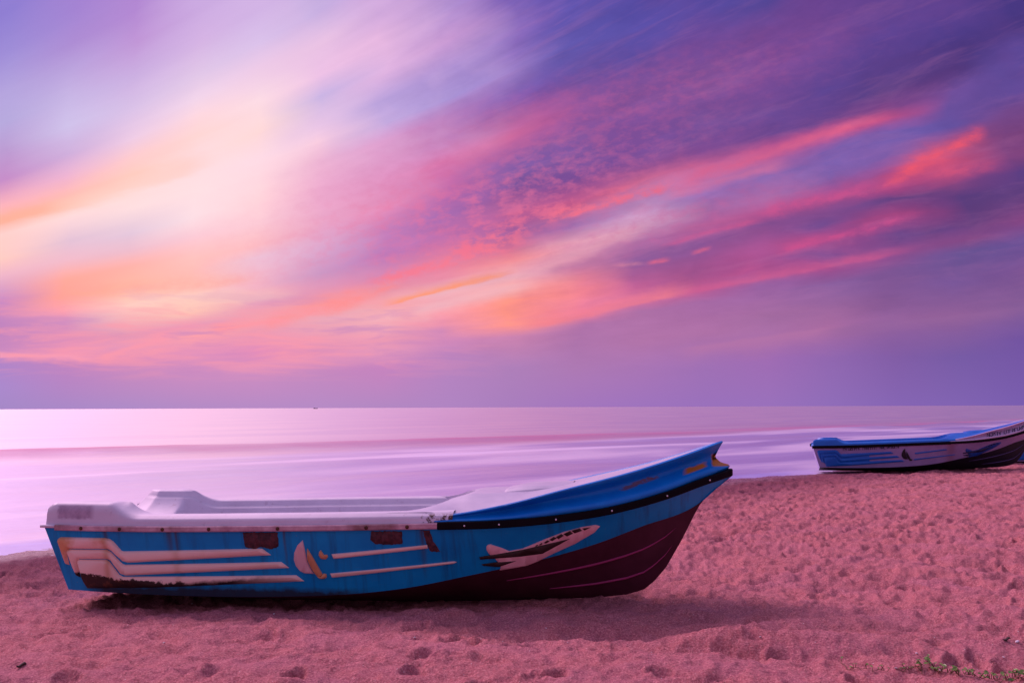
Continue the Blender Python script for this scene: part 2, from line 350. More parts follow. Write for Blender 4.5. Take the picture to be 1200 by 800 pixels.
def sand_fn(nt, b):
    x, y, z, d, s = shore_nodes(nt); p = nt.new('ShaderNodeNewGeometry').outputs['Position']
    big = nt.noise(p, .5, 4, .6); mid = nt.noise(p, 6, 4, .6); gr = nt.noise(p, 75, 3, .75)
    c = nt.mix(nt.mapr(big, .35, .65), (.43,.116,.132), (.53,.160,.172))
    c = nt.mix(nt.mapr(mid, .3, .7, 0., .75), c, (.31,.08,.115))
    c = nt.mix(nt.mapr(nt.noise(p, 1.3, 5, .65), .42, .66, 0, .55), c, (.40,.135,.215))
    c = nt.mix(nt.mapr(gr, .42, .72, .0, .9), c, (.78,.35,.36))
    dk = nt.noise(p, 60, 3, .7); c = nt.mix(nt.mapr(dk, .54, .70, 0, .7), c, (.16,.07,.06))
    vo = nt.new('ShaderNodeTexVoronoi'); nt.put(vo.inputs['Vector'], p); vo.inputs['Scale'].default_value = 26
    sp = nt.mapr(E(nt, vo.outputs['Distance']), .05, .13, 1, 0)*nt.mapr(E(nt, nt.sep(vo.outputs['Color'])[0].s), .90, .92)
    c = nt.mix(sp, c, (.75,.68,.66))
    dd = d+(nt.noise(p, .9, 4, .6)-.5)*2.2
    wet = nt.mapr(dd, 1.2, 5.5, 1, 0, smooth=True)
    c = nt.mix(wet, c, nt.mix(1., c, (.40,.33,.46), 'MULTIPLY'))
    nt.put(b.inputs['Base Color'], c)
    nt.put(b.inputs['Roughness'], nt.mapr(dd, .3, 1.5, .20, .95)); nt.put(b.inputs['Specular IOR Level'], nt.mapr(dd, .1, 1.6, .8, .15))
    h = nt.noise(p, 60, 5, .75)*.9+nt.noise(p, 16, 4, .6)*1.6
    bump(nt, b, h, .016, 1.)
SAND = mat('sand', fn=sand_fn)
sand = link('beach_sand', make_sand(), SAND); sand['kind'] = 'structure'

# ------------------------------------------------------------------ sea
def make_sea():
    r = [6.]
    while r[-1] < 90: r.append(r[-1]*1.012)
    while r[-1] < 28000: r.append(r[-1]*1.15)
    azs = np.radians(np.linspace(-100, 100, 420)); A, RR = np.meshgrid(azs, np.array(r), indexing='ij')
    x, y = RR*np.sin(A), RR*np.cos(A); d = -shore_d(x, y); s = x*SHN[1]-y*SHN[0]
    c1 = 25.+2.2*np.sin(s*.045+.6)+.9*np.sin(s*.16)
    z = ZW+.30*np.exp(-((d-c1)/2.1)**2)*(.75+.25*np.sin(s*.06+1))+.10*np.exp(-((d-12-1.5*np.sin(s*.06))/1.8)**2)
    z += .03*np.exp(-((d-5-.8*np.sin(s*.11))/1.)**2)
    return gridmesh('sea', np.stack([x, y, z], -1), flip=True)
def sea_fn(nt, b):
    x, y, z, d, s = shore_nodes(nt); o = d*-1.
    v = nt.comb(s*.03, o*.13, 0.)
    n = nt.noise(v, 1.6, 4, .5, .5); n2 = nt.noise(nt.comb(s*.012, o*.07, 4.), 2.2, 4, .55)
    on = o+(n2-.5)*14.+(n-.5)*6.
    wide = nt.mapr(n2, .3, .7, .30, .42)*nt.mapr(on, 24, 45, .45, 1.)
    foam = nt.mapr(on, 20, 27, 1, 0, smooth=True)
    patch = nt.mapr(n, .35, .68, .55, 1.)
    foam = foam*patch
    foam = foam.max(wide)
    foam = foam.max(nt.mapr(o+(n-.5)*1.6, .4, 1.6, 1, 0, smooth=True)*.9)
    qb = (on-28.)/4.; face = (qb*qb*-1.).exp()*nt.mapr(n, .3, .6, .6, 1.)
    c = nt.mix(face, nt.mix(foam, (.30,.17,.32), nt.mix(nt.mapr(n, .40, .60, smooth=True), (.20,.23,.74), (.74,.67,.92))), (.52,.15,.33))
    nt.put(b.inputs['Base Color'], c); b.inputs['Roughness'].default_value = .6; b.inputs['Specular IOR Level'].default_value = .2
    gl = nt.new('ShaderNodeBsdfGlossy'); gl.inputs['Color'].default_value = (1.,.95,.97,1); gl.inputs['Roughness'].default_value = .29
    w = nt.noise(nt.comb(s*.25, o*.9, 0.), 1.4, 4, .6)
    bump(nt, gl, w, .11, .6)
    mx = nt.new('ShaderNodeMixShader'); nt.put(mx.inputs[0], nt.mapr(foam, 0, 1, .94, .32)*(1.-face*.75))
    nt.l.new(b.outputs[0], mx.inputs[1]); nt.l.new(gl.outputs[0], mx.inputs[2])
    nt.l.new(mx.outputs[0], [q for q in nt.n if q.type == 'OUTPUT_MATERIAL'][0].inputs[0])
sea = link('sea', make_sea(), mat('sea_water', fn=sea_fn)); sea['kind'] = 'structure'

# ------------------------------------------------------------------ fishing boats
def cr(xs, tab):        # smooth interpolation through a table
    X = np.array([t[0] for t in tab], float); Y = np.array([t[1] for t in tab], float)
    m = np.gradient(Y, X); x = np.clip(np.asarray(xs, float), X[0], X[-1])
    i = np.clip(np.searchsorted(X, x)-1, 0, len(X)-2); h = X[i+1]-X[i]; t = (x-X[i])/h
    return (2*t**3-3*t**2+1)*Y[i]+(t**3-2*t**2+t)*h*m[i]+(-2*t**3+3*t**2)*Y[i+1]+(t**3-t**2)*h*m[i+1]
T_BR = [(0,.80),(1.5,.86),(3,.86),(3.8,.80),(4.5,.66),(5.1,.46),(5.6,.22),(5.85,.085),(5.93,.0)]
T_BC = [(0,.66),(2,.70),(3,.66),(4,.5),(5,.25),(5.45,.07),(5.64,.0),(5.93,.0)]
T_ZR = [(0,.628),(.83,.628),(2.18,.654),(3.51,.685),(4.0,.698),(4.45,.733),(4.9,.795),(5.36,.906),(5.72,1.025),(5.93,1.085)]
T_ZC = [(0,.07),(.3,.058),(1.1,.045),(1.9,.05),(2.5,.073),(2.86,.1),(3.2,.142),(3.7,.238),(4.07,.313),(4.42,.392),(4.78,.493),(5.14,.621),(5.64,.804),(5.93,1.05)]
T_ZK = [(0,-.05),(2,-.09),(3.2,-.09),(4.0,-.06),(4.75,-.02),(5.016,.012),(5.165,.06),(5.25,.13),(5.352,.247),(5.503,.507),(5.616,.73),(5.669,.819),(5.80,.94),(5.877,1.0),(5.93,1.045)]
T_CT = [(3.4,.745),(3.478,.752),(4.104,.859),(4.45,.946),(5.147,1.117),(5.506,1.225),(5.86,1.342),(6.,1.38)]
br = lambda x: cr(x, T_BR)
bc = lambda x: np.minimum(cr(x, T_BC), br(x))
zr = lambda x: cr(x, T_ZR)
zk = lambda x: np.interp(x, [t[0] for t in T_ZK], [t[1] for t in T_ZK])
zc = lambda x: np.maximum(np.minimum(cr(x, T_ZC), zr(x)-.02), zk(x))
def side_y(x, z):
    a, b = zc(x), zr(x); s = np.clip((z-a)/np.maximum(b-a, 1e-3), -.2, 1.05)
    return bc(x)+(br(x)-bc(x))*s
HX = np.concatenate([np.linspace(0, 4.6, 70), np.linspace(4.6, 5.93, 50)[1:]])
def rake(x, s): return .154*(1-s)*np.clip(1-x/1.6, 0, 1)
def hull_section(x, n_b=9, n_s=12):
    P = []
    for t in np.linspace(0, 1, n_b):          # keel to chine
        P.append((x+rake(x, 0), bc(x)*t, zk(x)+(zc(x)-zk(x))*(t**1.25)))
    for s in np.linspace(0, 1, n_s)[1:]:
        P.append((x+rake(x, s), bc(x)+(br(x)-bc(x))*s, zc(x)+(zr(x)-zc(x))*s))
    return P
def hull_meshes():
    half = np.array([hull_section(x) for x in HX]); nb = 9
    m = half*np.array([1, -1, 1])
    bottom = merge_close(join('hull_bottom', [gridmesh('a', m[:, :nb]), gridmesh('b', half[:, :nb], flip=True)]))
    tr = np.concatenate([m[0][::-1], half[0][1:]])          # transom, its top cut low for the outboard
    tr2 = [p.copy() for p in tr]
    for p in tr2:
        if abs(p[1]) < .45: pass
    c = np.array([.09, 0, .33]); vs = list(tr)+[c]; k = len(tr)
    top = [(.003, .50, .60), (.003, -.50, .60)]
    vs += [np.array(t) for t in top]
    ring = list(range(k))+[k+1, k+2]
    fs = [(ring[i], ring[(i+1) % len(ring)], k) for i in range(len(ring))]
    transom = pmesh('transom', vs, fs)
    sides = join('hull', [gridmesh('a', m[:, nb-1:]), gridmesh('b', half[:, nb-1:], flip=True)])
    return merge_close(sides), bottom, transom
def band(xs, prof, tipfix=True):
    """loft a closed profile [(dy,dz)...] round the sheer line on both sides"""
    rows = []
    for x in xs: rows.append([(x, -(br(x)+a), zr(x)+b) for a, b in prof])
    for x in xs[::-1]: rows.append([(x, (br(x)+a), zr(x)+b) for a, b in prof])
    return rows
def rail_mesh(name, x0, x1, w, zlo, zhi, sgn, n=60):
    xs = np.linspace(x0, x1, n); prof = [(-.012, zlo), (w*.7, zlo), (w, zlo+.008), (w, zhi-.008), (w*.7, zhi), (-.012, zhi)]
    P = np.array([[(x, sgn*(br(x)+a), zr(x)+b) for a, b in prof] for x in xs])
    if sgn > 0: P = P[:, ::-1]
    me = gridmesh(name, P, close_v=True); k = len(prof)
    vs = [v.co[:] for v in me.vertices]; fs = [tuple(p.vertices) for p in me.polygons]
    fs += [tuple(range(k))[::-1], tuple(range((n-1)*k, n*k))]
    me = merge_close(pmesh(name, vs, fs)); return me
def bow_rail_mesh():
    xs = np.concatenate([np.linspace(3.5, 5.4, 40), np.linspace(5.4, 5.885, 26)[1:]])
    line = [(x, -float(br(x)), float(zr(x))) for x in xs]
    line += [(5.908, -.035, float(zr(5.91))), (5.916, 0, float(zr(5.915)))]
    full = line+[(x, -y, z) for x, y, z in line[-2::-1]]
    prof = [(-.02, -.034), (.018, -.034), (.025, -.026), (.025, .022), (.018, .030), (-.02, .030)]
    P = []
    for i, p in enumerate(full):
        a = np.array(full[max(i-1, 0)]); b = np.array(full[min(i+1, len(full)-1)]); t = b-a
        nrm = np.array([t[1], -t[0]]); nrm = nrm/np.hypot(*nrm)
        P.append([(p[0]+nrm[0]*u, p[1]+nrm[1]*u, p[2]+v) for u, v in prof])
    P = np.array(P); me = gridmesh('bow_rub_rail', P, close_v=True); k = len(prof); n = len(P)
    vs = [v.co[:] for v in me.vertices]; fs = [tuple(p.vertices) for p in me.polygons]+[tuple(range(k)), tuple(range((n-1)*k, n*k))]
    return merge_close(pmesh('bow_rub_rail', vs, fs))
def pod(x, c=0.):
    x = np.asarray(x, float); t = np.clip((x-.61-c)/.27, 0, 1)
    return ((1-t)**1.9)*np.clip((x+.02)/.09, 0, 1)**.35
def ztop(x): return zr(x)+.11+.10*pod(x)
def gunwale_mesh(sgn):
    xs = np.concatenate([np.linspace(.012, .2, 10), np.linspace(.22, 1.2, 40), np.linspace(1.25, 3.62, 48)])
    rows = []
    for x in xs:
        b, z0, zt = float(br(x)), float(zr(x)), float(ztop(x)); zi = float(ztop(x)) ; p = float(pod(x)); pi = float(pod(x, .10))
        ztin = z0+.11+.10*pi
        deck = .60 if x < .66 else .60-(.38)*min(1, (x-.66)/.12)
        w = .05*p
        pts = [(b-.004, z0+.020), (b-.010, z0+.05), (b-.016, z0+.075+.05*p), (b-.030, zt-.028), (b-.055, zt-.008), (b-.085, zt),
               (b-.15-w, (zt+ztin)/2), (b-.185-w, ztin-.002), (b-.205-w, ztin-.016), (b-.213-w, ztin-.045), (b-.222-w, ztin-.062), (b-.245-w, ztin-.072),
               (b-.256-w, ztin-.085), (b-.262-w-.05*pi, deck+.10 if deck > .5 else .50), (b-.30-w-.16*pi, deck+.02 if deck > .5 else .25), (b-.33-w-.24*pi, deck-.003 if deck > .5 else .16)]
        pts = [(a, max(z, float(zc(x))+.03)) for a, z in pts]
        q = min(1., max(0., x/.30))**.6
        pts = [(a if k < 6 else b-.085-(b-a-.085)*q, z) for k, (a, z) in enumerate(pts)]
        pts = [(min(a, float(side_y(x, z))-.03) if z < z0-.05 else a, z) for a, z in pts]
        rows.append([(x+((.13 if sgn < 0 else .22)*max(0., 1-x/.42)*max(0., (z-.60)/.24) if k > (4 if sgn < 0 else 1) else 0.), sgn*a, z) for k, (a, z) in enumerate(pts)])
    P = np.array(rows)
    cap = [(P[0, j, 0], P[0, j, 1], P[0, j, 2]) for j in range(P.shape[1])]
    me = gridmesh('gunwale', P, flip=(sgn > 0))
    vs = [v.co[:] for v in me.vertices]; fs = [tuple(p.vertices) for p in me.polygons]
    nv = P.shape[1]; k = len(vs); vs.append((.012, P[0, -1, 1]*1.0, .61)); vs.append((.012, P[0, 0, 1], .61))
    fs.append(tuple(range(nv))+(k+1,) if sgn < 0 else (k+1,)+tuple(range(nv))[::-1])
    return pmesh('gunwale', vs, fs)
def cap_mesh():
    """blue flared moulding round the bow, concave in section"""
    qs = np.linspace(0, 1, 13); us = np.concatenate([np.linspace(0, .8, 44), np.linspace(.8, 1, 22)[1:]])
    xt = np.interp(qs, [0, .12, .3, .55, .8, 1.], [5.90, 5.925, 5.84, 5.79, 5.825, 5.862])
    half = []
    for u in us:
        row = []
        for q, x1 in zip(qs, xt):
            x = 3.47+u*(x1-3.47); xb = 3.47+u*(5.93-3.47); k = min(1, max(0, (xb-3.5)/.6))
            b = float(br(xb)); zlo = float(zr(x))+.03; zhi = float(cr(x, T_CT))
            ins = np.interp(q, [0, .1, .22, .45, .65, .85, .95, 1.], [-.012, -.026, -.018, .060, .085, .030, -.010, .004])*k*min(1, b/.30+.25)
            lump = .006*math.sin(xb*11+q*3)*math.exp(-((q-.15)/.12)**2)*k + .004*math.sin(xb*5.3+q*9)*k
            y = max(b-ins+lump-.035*(1-k)*q, 0.) if u < 1 else 0.
            row.append((x, y, zlo+(zhi-zlo)*q))
        # roll over the top lip on to the deck
        x, y, z = row[-1]; row.append((x-.008*u, max(y-.014, 0), z+.008)); row.append((x-.02*u, max(y-.04, 0), z+.006)); row.append((x-.02*u, max(y-.055, 0), z-.012))
        half.append(row)
    half = np.array(half); m = half*np.array([1, -1, 1])
    return merge_close(join('bow_cap', [gridmesh('a', m), gridmesh('b', half, flip=True)]), 2e-4)
def deck_mesh():
    us = np.linspace(0, 1, 60); vv = np.linspace(-1, 1, 41); rows = []
    for u in us:
        row = []
        for v in vv:
            a = abs(v); xs0 = 3.06+.60*(1-a**2.2)                      # aft edge sweeps forward to the crown
            x = xs0+u*(5.80-xs0); b = max(float(br(x))-.05, .002)
            if x < 3.55: b = float(br(x))-.05-.03*(3.55-x)
            edge = float(ztop(x))-.004 if x < 3.42 else float(np.interp(x, [3.42, 3.62, 3.9], [ztop(3.42)-.004, float(cr(3.62, T_CT))-.004, float(cr(3.9, T_CT))-.0]))
            if x > 3.9: edge = float(cr(x, T_CT))-.002
            crown = float(np.interp(x, [3.0, 3.3, 3.69, 4.2, 4.6, 5.2, 5.8], [.785, .815, .905, .925, .995, 1.137, 1.325]))
            crown = max(crown, edge+.004)
            t = np.clip((1-a)/.5, 0, 1); t = t*.85+.15*t*t*(3-2*t)
            row.append((x, v*b, edge+(crown-edge)*t))
        rows.append(row)
    P = np.array(rows); low = P[0].copy(); low[:, 2] = .30; low[:, 0] += .02
    for q in low: q[1] = math.copysign(min(abs(q[1]), float(side_y(q[0], .30))-.05), q[1])
    P = np.concatenate([low[None], P[:1]-np.array([0, 0, .02]), P], 0)
    return gridmesh('foredeck', P)
def hatch_mesh():
    x0, x1, x2, x3 = 3.93, 4.16, 4.34, 4.56
    sec = [(x0, .20, .895, .0), (3.99, .26, .90, .035), (x1, .30, .905, .062), (x2, .30, .93, .045), (4.42, .29, .94, .038), (x3, .24, .985, .0)]
    P = []
    for x, w, z, h in sec:
        P.append([(x, -w-.07, z-.03), (x, -w-.02, z+h*.55), (x, -w+.03, z+h), (x, 0, z+h+.01), (x, w-.03, z+h), (x, w+.02, z+h*.55), (x, w+.07, z-.03)])
    return gridmesh('hatch', np.array(P))
def decal(name, poly, off=.012, edge=.010, sgn=-1, rag=0., step=.05, thin=False):
    """flat outline in (length, height) laid on the hull side with its own thickness"""
    bm = bmesh.new(); pts = list(poly)
    if rag:
        q = []
        for i, (a, b) in enumerate(zip(pts, pts[1:]+pts[:1])):
            n = max(1, int(math.dist(a, b)/.012))
            for k in range(n):
                t = k/n; q.append((a[0]+(b[0]-a[0])*t+random.uniform(-rag, rag), a[1]+(b[1]-a[1])*t+random.uniform(-rag, rag)))
        pts = q
    f = bm.faces.new([bm.verts.new((x, 0, z)) for x, z in pts]); bm.normal_update()
    ring = []
    if not thin:
        bmesh.ops.inset_individual(bm, faces=[f], thickness=edge, depth=0, use_even_offset=True)
    outer = {v for e in bm.edges if e.is_boundary for v in e.verts}
    for v in bm.verts: v.co.y = 0. if v in outer else 1.
    if thin:
        for v in bm.verts: v.co.y = 1.
    bmesh.ops.triangulate(bm, faces=bm.faces[:])
    x0 = min(p[0] for p in pts); x1 = max(p[0] for p in pts)
    x = x0+step
    while x < x1:
        bmesh.ops.bisect_plane(bm, geom=bm.verts[:]+bm.edges[:]+bm.faces[:], plane_co=(x, 0, 0), plane_no=(1, 0, 0)); x += step
    for v in bm.verts:
        t = v.co.y; t = math.sqrt(max(t, 0)); b = float(side_y(v.co.x, v.co.z))
        v.co.y = sgn*(b+(off if thin else -.003+(off+.003)*t))
    if sgn < 0: pass
    bmesh.ops.recalc_face_normals(bm, faces=bm.faces)
    avg = sum((f.normal.y*f.calc_area() for f in bm.faces))
    if avg*sgn < 0: bmesh.ops.reverse_faces(bm, faces=bm.faces)
    if thin:
        r = bmesh.ops.extrude_face_region(bm, geom=bm.faces[:])
        for g in r['geom']:
            if isinstance(g, bmesh.types.BMVert): g.co.y += sgn*.0015
        bmesh.ops.recalc_face_normals(bm, faces=bm.faces)
    me = bpy.data.meshes.new(name); bm.to_mesh(me); bm.free(); return me
D = {
'stripe_a':[(0.104,0.502),(0.116,0.525),(0.146,0.541),(0.570,0.541),(0.61,0.535),(0.645,0.513),(0.709,0.433),(0.73,0.427),(1.992,0.476),(2.07,0.418),(0.755,0.326),(0.707,0.338),(0.612,0.427),(0.579,0.442),(0.214,0.438),(0.184,0.409),(0.195,0.291),(0.155,0.303)],
'stripe_b':[(0.18,0.409),(0.19,0.425),(0.214,0.434),(0.575,0.438),(0.61,0.418),(0.704,0.316),(0.73,0.308),(2.149,0.363),(2.218,0.309),(0.72,0.211),(0.676,0.224),(0.593,0.342),(0.564,0.352),(0.299,0.350),(0.271,0.325),(0.289,0.182),(0.244,0.2)],
'stripe_c':[(0.27,0.321),(0.278,0.338),(0.298,0.346),(0.558,0.348),(0.585,0.332),(0.661,0.219),(0.695,0.201),(2.268,0.25),(2.337,0.195),(0.967,0.109),(0.34,0.085),(0.296,0.172)],
'stripe_d':[(2.588,0.436),(2.603,0.393),(3.40,0.485),(3.40,0.519)],
'stripe_e':[(2.56,0.268),(2.575,0.228),(3.60,0.350),(3.63,0.366),(3.60,0.373)],
'sail':[(2.355,0.555),(2.3,0.505),(2.267,0.44),(2.258,0.38),(2.271,0.328),(2.301,0.285),(2.338,0.264),(2.424,0.26),(2.402,0.304),(2.376,0.372),(2.367,0.459)],
'jib':[(2.386,0.486),(2.436,0.391),(2.497,0.261),(2.492,0.24),(2.464,0.235),(2.432,0.261),(2.403,0.312),(2.377,0.381),(2.378,0.433)],
'shull':[(2.436,0.252),(2.482,0.24),(2.506,0.269),(2.531,0.262),(2.533,0.236),(2.51,0.218),(2.471,0.219)],
'small':[(2.502,0.471),(2.525,0.43),(2.555,0.431),(2.559,0.409),(2.538,0.388),(2.496,0.391),(2.477,0.421),(2.483,0.451)],
'plane':[(4.812,0.653),(4.77,0.669),(4.654,0.652),(4.507,0.613),(4.341,0.549),(4.173,0.477),(4.057,0.455),(4.008,0.482),(3.912,0.52),(3.888,0.515),(3.875,0.495),(3.874,0.466),(3.891,0.43),(3.935,0.387),(3.955,0.354),(3.973,0.308),(3.96,0.279),(3.978,0.279),(4.183,0.311),(4.278,0.348),(4.422,0.42),(4.59,0.495),(4.759,0.594)],
'wing_a':[(3.81,0.407),(4.173,0.47),(4.583,0.559),(4.329,0.418),(4.143,0.397),(3.813,0.381)],
'wing_b':[(3.821,0.342),(3.967,0.36),(4.134,0.367),(3.962,0.308),(3.83,0.325)],
'patch_a':[(1.837,0.613),(2.143,0.617),(2.139,0.492),(2.07,0.469),(1.975,0.49),(1.935,0.467),(1.846,0.481)],
'patch_b':[(2.944,0.634),(3.199,0.635),(3.196,0.525),(3.075,0.518),(2.97,0.525),(2.93,0.561)],
'patch_c':[(3.376,0.643),(3.432,0.643),(3.45,0.547),(3.504,0.456),(3.42,0.457),(3.393,0.532)]}
WIN = [[(4.302,0.503),(4.327,0.522),(4.338,0.514),(4.313,0.499)],[(4.341,0.52),(4.375,0.544),(4.395,0.534),(4.361,0.514)],[(4.389,0.548),(4.429,0.574),(4.455,0.561),(4.414,0.535)],
[(4.446,0.572),(4.492,0.598),(4.513,0.581),(4.465,0.55)],[(4.508,0.596),(4.565,0.623),(4.589,0.598),(4.536,0.572)],[(4.575,0.625),(4.645,0.643),(4.663,0.62),(4.6,0.598)],[(4.663,0.64),(4.737,0.649),(4.682,0.621)],[(4.269,0.493),(4.291,0.506),(4.3,0.5),(4.28,0.491)]]
PANEL = [(.11,.50),(.13,.54),(.60,.54),(.66,.49),(.72,.42),(1.45,.455),(1.45,.14),(.70,.11),(.34,.10),(.28,.19),(.20,.22)]
def strake(f, x0, x1, r):
    xs = np.linspace(x0, x1, 30); P = []
    for i, x in enumerate(xs):
        y = bc(x)*f; z = zk(x)+(zc(x)-zk(x))*(f**1.25); k = math.sin(math.pi*min(1, max(.02, i/29)))**.4
        P.append([(x, -(y+r*k*math.cos(a)), z+r*k*math.sin(a)) for a in np.linspace(0, 2*math.pi, 7)[:-1]])
    return gridmesh('spray_rail', np.array(P), close_v=True)

# -- paints: weathering follows each boat's own length and height
def blue_fn(nt, b):
    p = opos(nt); x, y, z = nt.sep(p)
    n = nt.noise(p, 3, 5, .6); st = nt.noise(nt.comb(x*9., y, z*.8), 1.5, 4, .6)
    c = nt.mix(nt.mapr(n, .3, .7), (.0,.25,.62), (.0,.33,.72))
    c = nt.mix(nt.mapr(st, .52, .75, 0, .55), c, (.01,.05,.16))
    # two rust runs down from the rail fixings, grime and painted-in shadow along the bottom edge
    for xx, w in ((1.17, .03), (1.23, .015), (.57, .02), (2.2, .012), (3.36, .02)):
        q = (x+(n-.5)*.04-xx)/w; c = nt.mix((q*q*-1.).exp()*nt.mapr(z, .2, .62)*.75, c, (.06,.035,.035))
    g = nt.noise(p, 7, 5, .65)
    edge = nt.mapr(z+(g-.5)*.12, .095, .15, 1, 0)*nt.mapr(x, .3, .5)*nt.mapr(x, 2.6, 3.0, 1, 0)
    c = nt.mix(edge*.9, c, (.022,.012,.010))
    ch = nt.noise(p, 26, 5, .75); c = nt.mix(nt.mapr(ch, .66, .70, 0, .8)*nt.mapr(n, .45, .6), c, (.20,.22,.30))
    sc_ = nt.noise(nt.comb(x*2.5, y, z*60.), 2.5, 3, .6); c = nt.mix(nt.mapr(sc_, .66, .72, 0, .3), c, (.10,.25,.42))
    nt.put(b.inputs['Base Color'], c); nt.put(b.inputs['Roughness'], nt.mapr(n, .3, .7, .34, .5))
    bump(nt, b, nt.noise(p, 2.2, 3, .5), .02, .35)
def cream_fn(nt, b):
    p = opos(nt); x, y, z = nt.sep(p); n = nt.noise(p, 4, 5, .6); g = nt.noise(p, 9, 6, .7)
    c = nt.mix(nt.mapr(n, .35, .7, 0, .5), (.88,.64,.58), (.82,.54,.44))
    ora = nt.mapr(n+nt.mapr(x, .1, .32, .3, 0)+nt.mapr(z, .30, .52, -.12, .06), .52, .75, 0, .85)*nt.mapr(x, .6, 1.2, 1, .15)
    c = nt.mix(ora, c, (.62,.29,.10))
    q = (x+(n-.5)*.05-.57)/.03; c = nt.mix((q*q*-1.).exp()*.55, c, (.50,.24,.08))
    q = (x+(n-.5)*.05-1.22)/.035; c = nt.mix((q*q*-1.).exp()*.35, c, (.52,.26,.10))
    low = nt.mapr(z+(g-.5)*.16-x*.02,   .115, .245, 1, 0)
    burnt = nt.mapr(low+nt.mapr(x, .25, 1.05, .22, -.40), .40, .48)*nt.mapr(x, 1.25, 1.5, 1, 0)
    edge = nt.mapr(z+(g-.5)*.07-(x-.7)*.088, .092, .125, 1, 0)*nt.mapr(x, 1.7, 2.3, 1, 0)  # dark lower strip: grime, with shadow under the hull painted in
    dk = nt.mix(nt.mapr(g, .55, .72), (.020,.006,.005), (.16,.05,.02))
    c = nt.mix(burnt.max(edge), c, dk)
    nt.put(b.inputs['Base Color'], c); b.inputs['Roughness'].default_value = .5
    bump(nt, b, g, .01, .3)
def gel_fn(nt, b):
    p = opos(nt); x, y, z = nt.sep(p); n = nt.noise(p, 3, 5, .6); g = nt.noise(p, 12, 5, .7)
    c = nt.mix(nt.mapr(n, .3, .7), (.68,.63,.77), (.58,.52,.66))
    c = nt.mix(nt.mapr(g, .60, .68, 0, .35), c, (.34,.22,.30))
    pe = nt.mapr(x+(g-.5)*.10, 3.36, 3.38)*nt.mapr(z+(g-.5)*.05, .765, .785, 1, 0)*nt.mapr(g, .44, .50)*nt.mapr(y, -.5, -.45, 1, 0)
    c = nt.mix(pe, c, (.07,.025,.02))
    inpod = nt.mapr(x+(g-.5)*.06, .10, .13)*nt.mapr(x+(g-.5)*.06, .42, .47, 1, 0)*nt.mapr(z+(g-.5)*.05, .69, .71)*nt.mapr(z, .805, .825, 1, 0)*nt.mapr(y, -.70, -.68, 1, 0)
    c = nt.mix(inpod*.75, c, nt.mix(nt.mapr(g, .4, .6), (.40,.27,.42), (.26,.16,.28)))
    nt.put(b.inputs['Base Color'], c); b.inputs['Roughness'].default_value = .55
    bump(nt, b, nt.noise(p, 5, 3, .5), .008, .4)
def rail_fn(nt, b):
    p = opos(nt); n = nt.noise(p, 9, 5, .65); n2 = nt.noise(p, 2.2, 4, .6)
    c = nt.mix(nt.mapr(n, .35, .65), (.42,.22,.30), (.62,.42,.50)); c = nt.mix(nt.mapr(n2, .50, .64, 0, .75), c, (.15,.05,.05))
    nt.put(b.inputs['Base Color'], c); b.inputs['Roughness'].default_value = .6
def capblue_fn(nt, b):
    p = opos(nt); x, y, z = nt.sep(p); n = nt.noise(p, 5, 5, .6); g = nt.noise(nt.comb(x*6., y*6., z*16.), 1.3, 5, .65)
    c = nt.mix(nt.mapr(n, .3, .7), (.0,.15,.56), (.0,.21,.66))
    m1 = nt.mapr(x, 4.95, 5.02)*nt.mapr(x, 5.27, 5.34, 1, 0)*nt.mapr(g, .50, .54)
    u = z-(x-5.15)*.34
    m1 = m1*nt.mapr(u, .985, 1.0)*nt.mapr(u, 1.025, 1.04, 1, 0)
    m2 = nt.mapr(x, 5.50, 5.55)*nt.mapr(x+(g-.5)*.1, 5.68, 5.72, 1, 0)*nt.mapr(u, .935, .945)*nt.mapr(u+(g-.5)*.05, .975, .99, 1, 0)
    m3 = nt.mapr(x+(g-.5)*.05, 5.75, 5.77)*nt.mapr(z, 1.13, 1.14)*nt.mapr(z+(g-.5)*.06, 1.22, 1.25, 1, 0)
    c = nt.mix(m1*.75, c, (.16,.04,.01)); c = nt.mix(m2.max(m3), c, (.50,.17,.02))
    nt.put(b.inputs['Base Color'], c); b.inputs['Roughness'].default_value = .42
    bump(nt, b, nt.noise(nt.comb(x*1.2, y*1.2, z*4.), 3, 3, .5), .012, .5)
def bottom_fn(nt, b):
    p = opos(nt); n = nt.noise(p, 4, 5, .6)
    nt.put(b.inputs['Base Color'], nt.mix(nt.mapr(n, .3, .7), (.050,.008,.020), (.080,.016,.036))); b.inputs['Roughness'].default_value = .6
def worn_fn(nt, b):
    p = opos(nt); n = nt.noise(p, 22, 5, .7)
    nt.put(b.inputs['Base Color'], nt.mix(nt.mapr(n, .4, .65), (.040,.012,.022), (.12,.035,.05))); b.inputs['Roughness'].default_value = .75
def plain(a, c2, sc_=6):
    def f(nt, b):
        n = nt.noise(opos(nt), sc_, 5, .6); nt.put(b.inputs['Base Color'], nt.mix(nt.mapr(n, .3, .7), a, c2))
    return f
M_BLACK = mat('black_rubber', rough=.5, fn=plain((.002,.0015,.004), (.006,.004,.008)), spec=.08)
M_RIVET = mat('pale_rivet', (.75,.68,.78), .35)
M_RUST = mat('rusty_bolt', rough=.8, fn=plain((.05,.014,.012), (.12,.04,.02), 40))
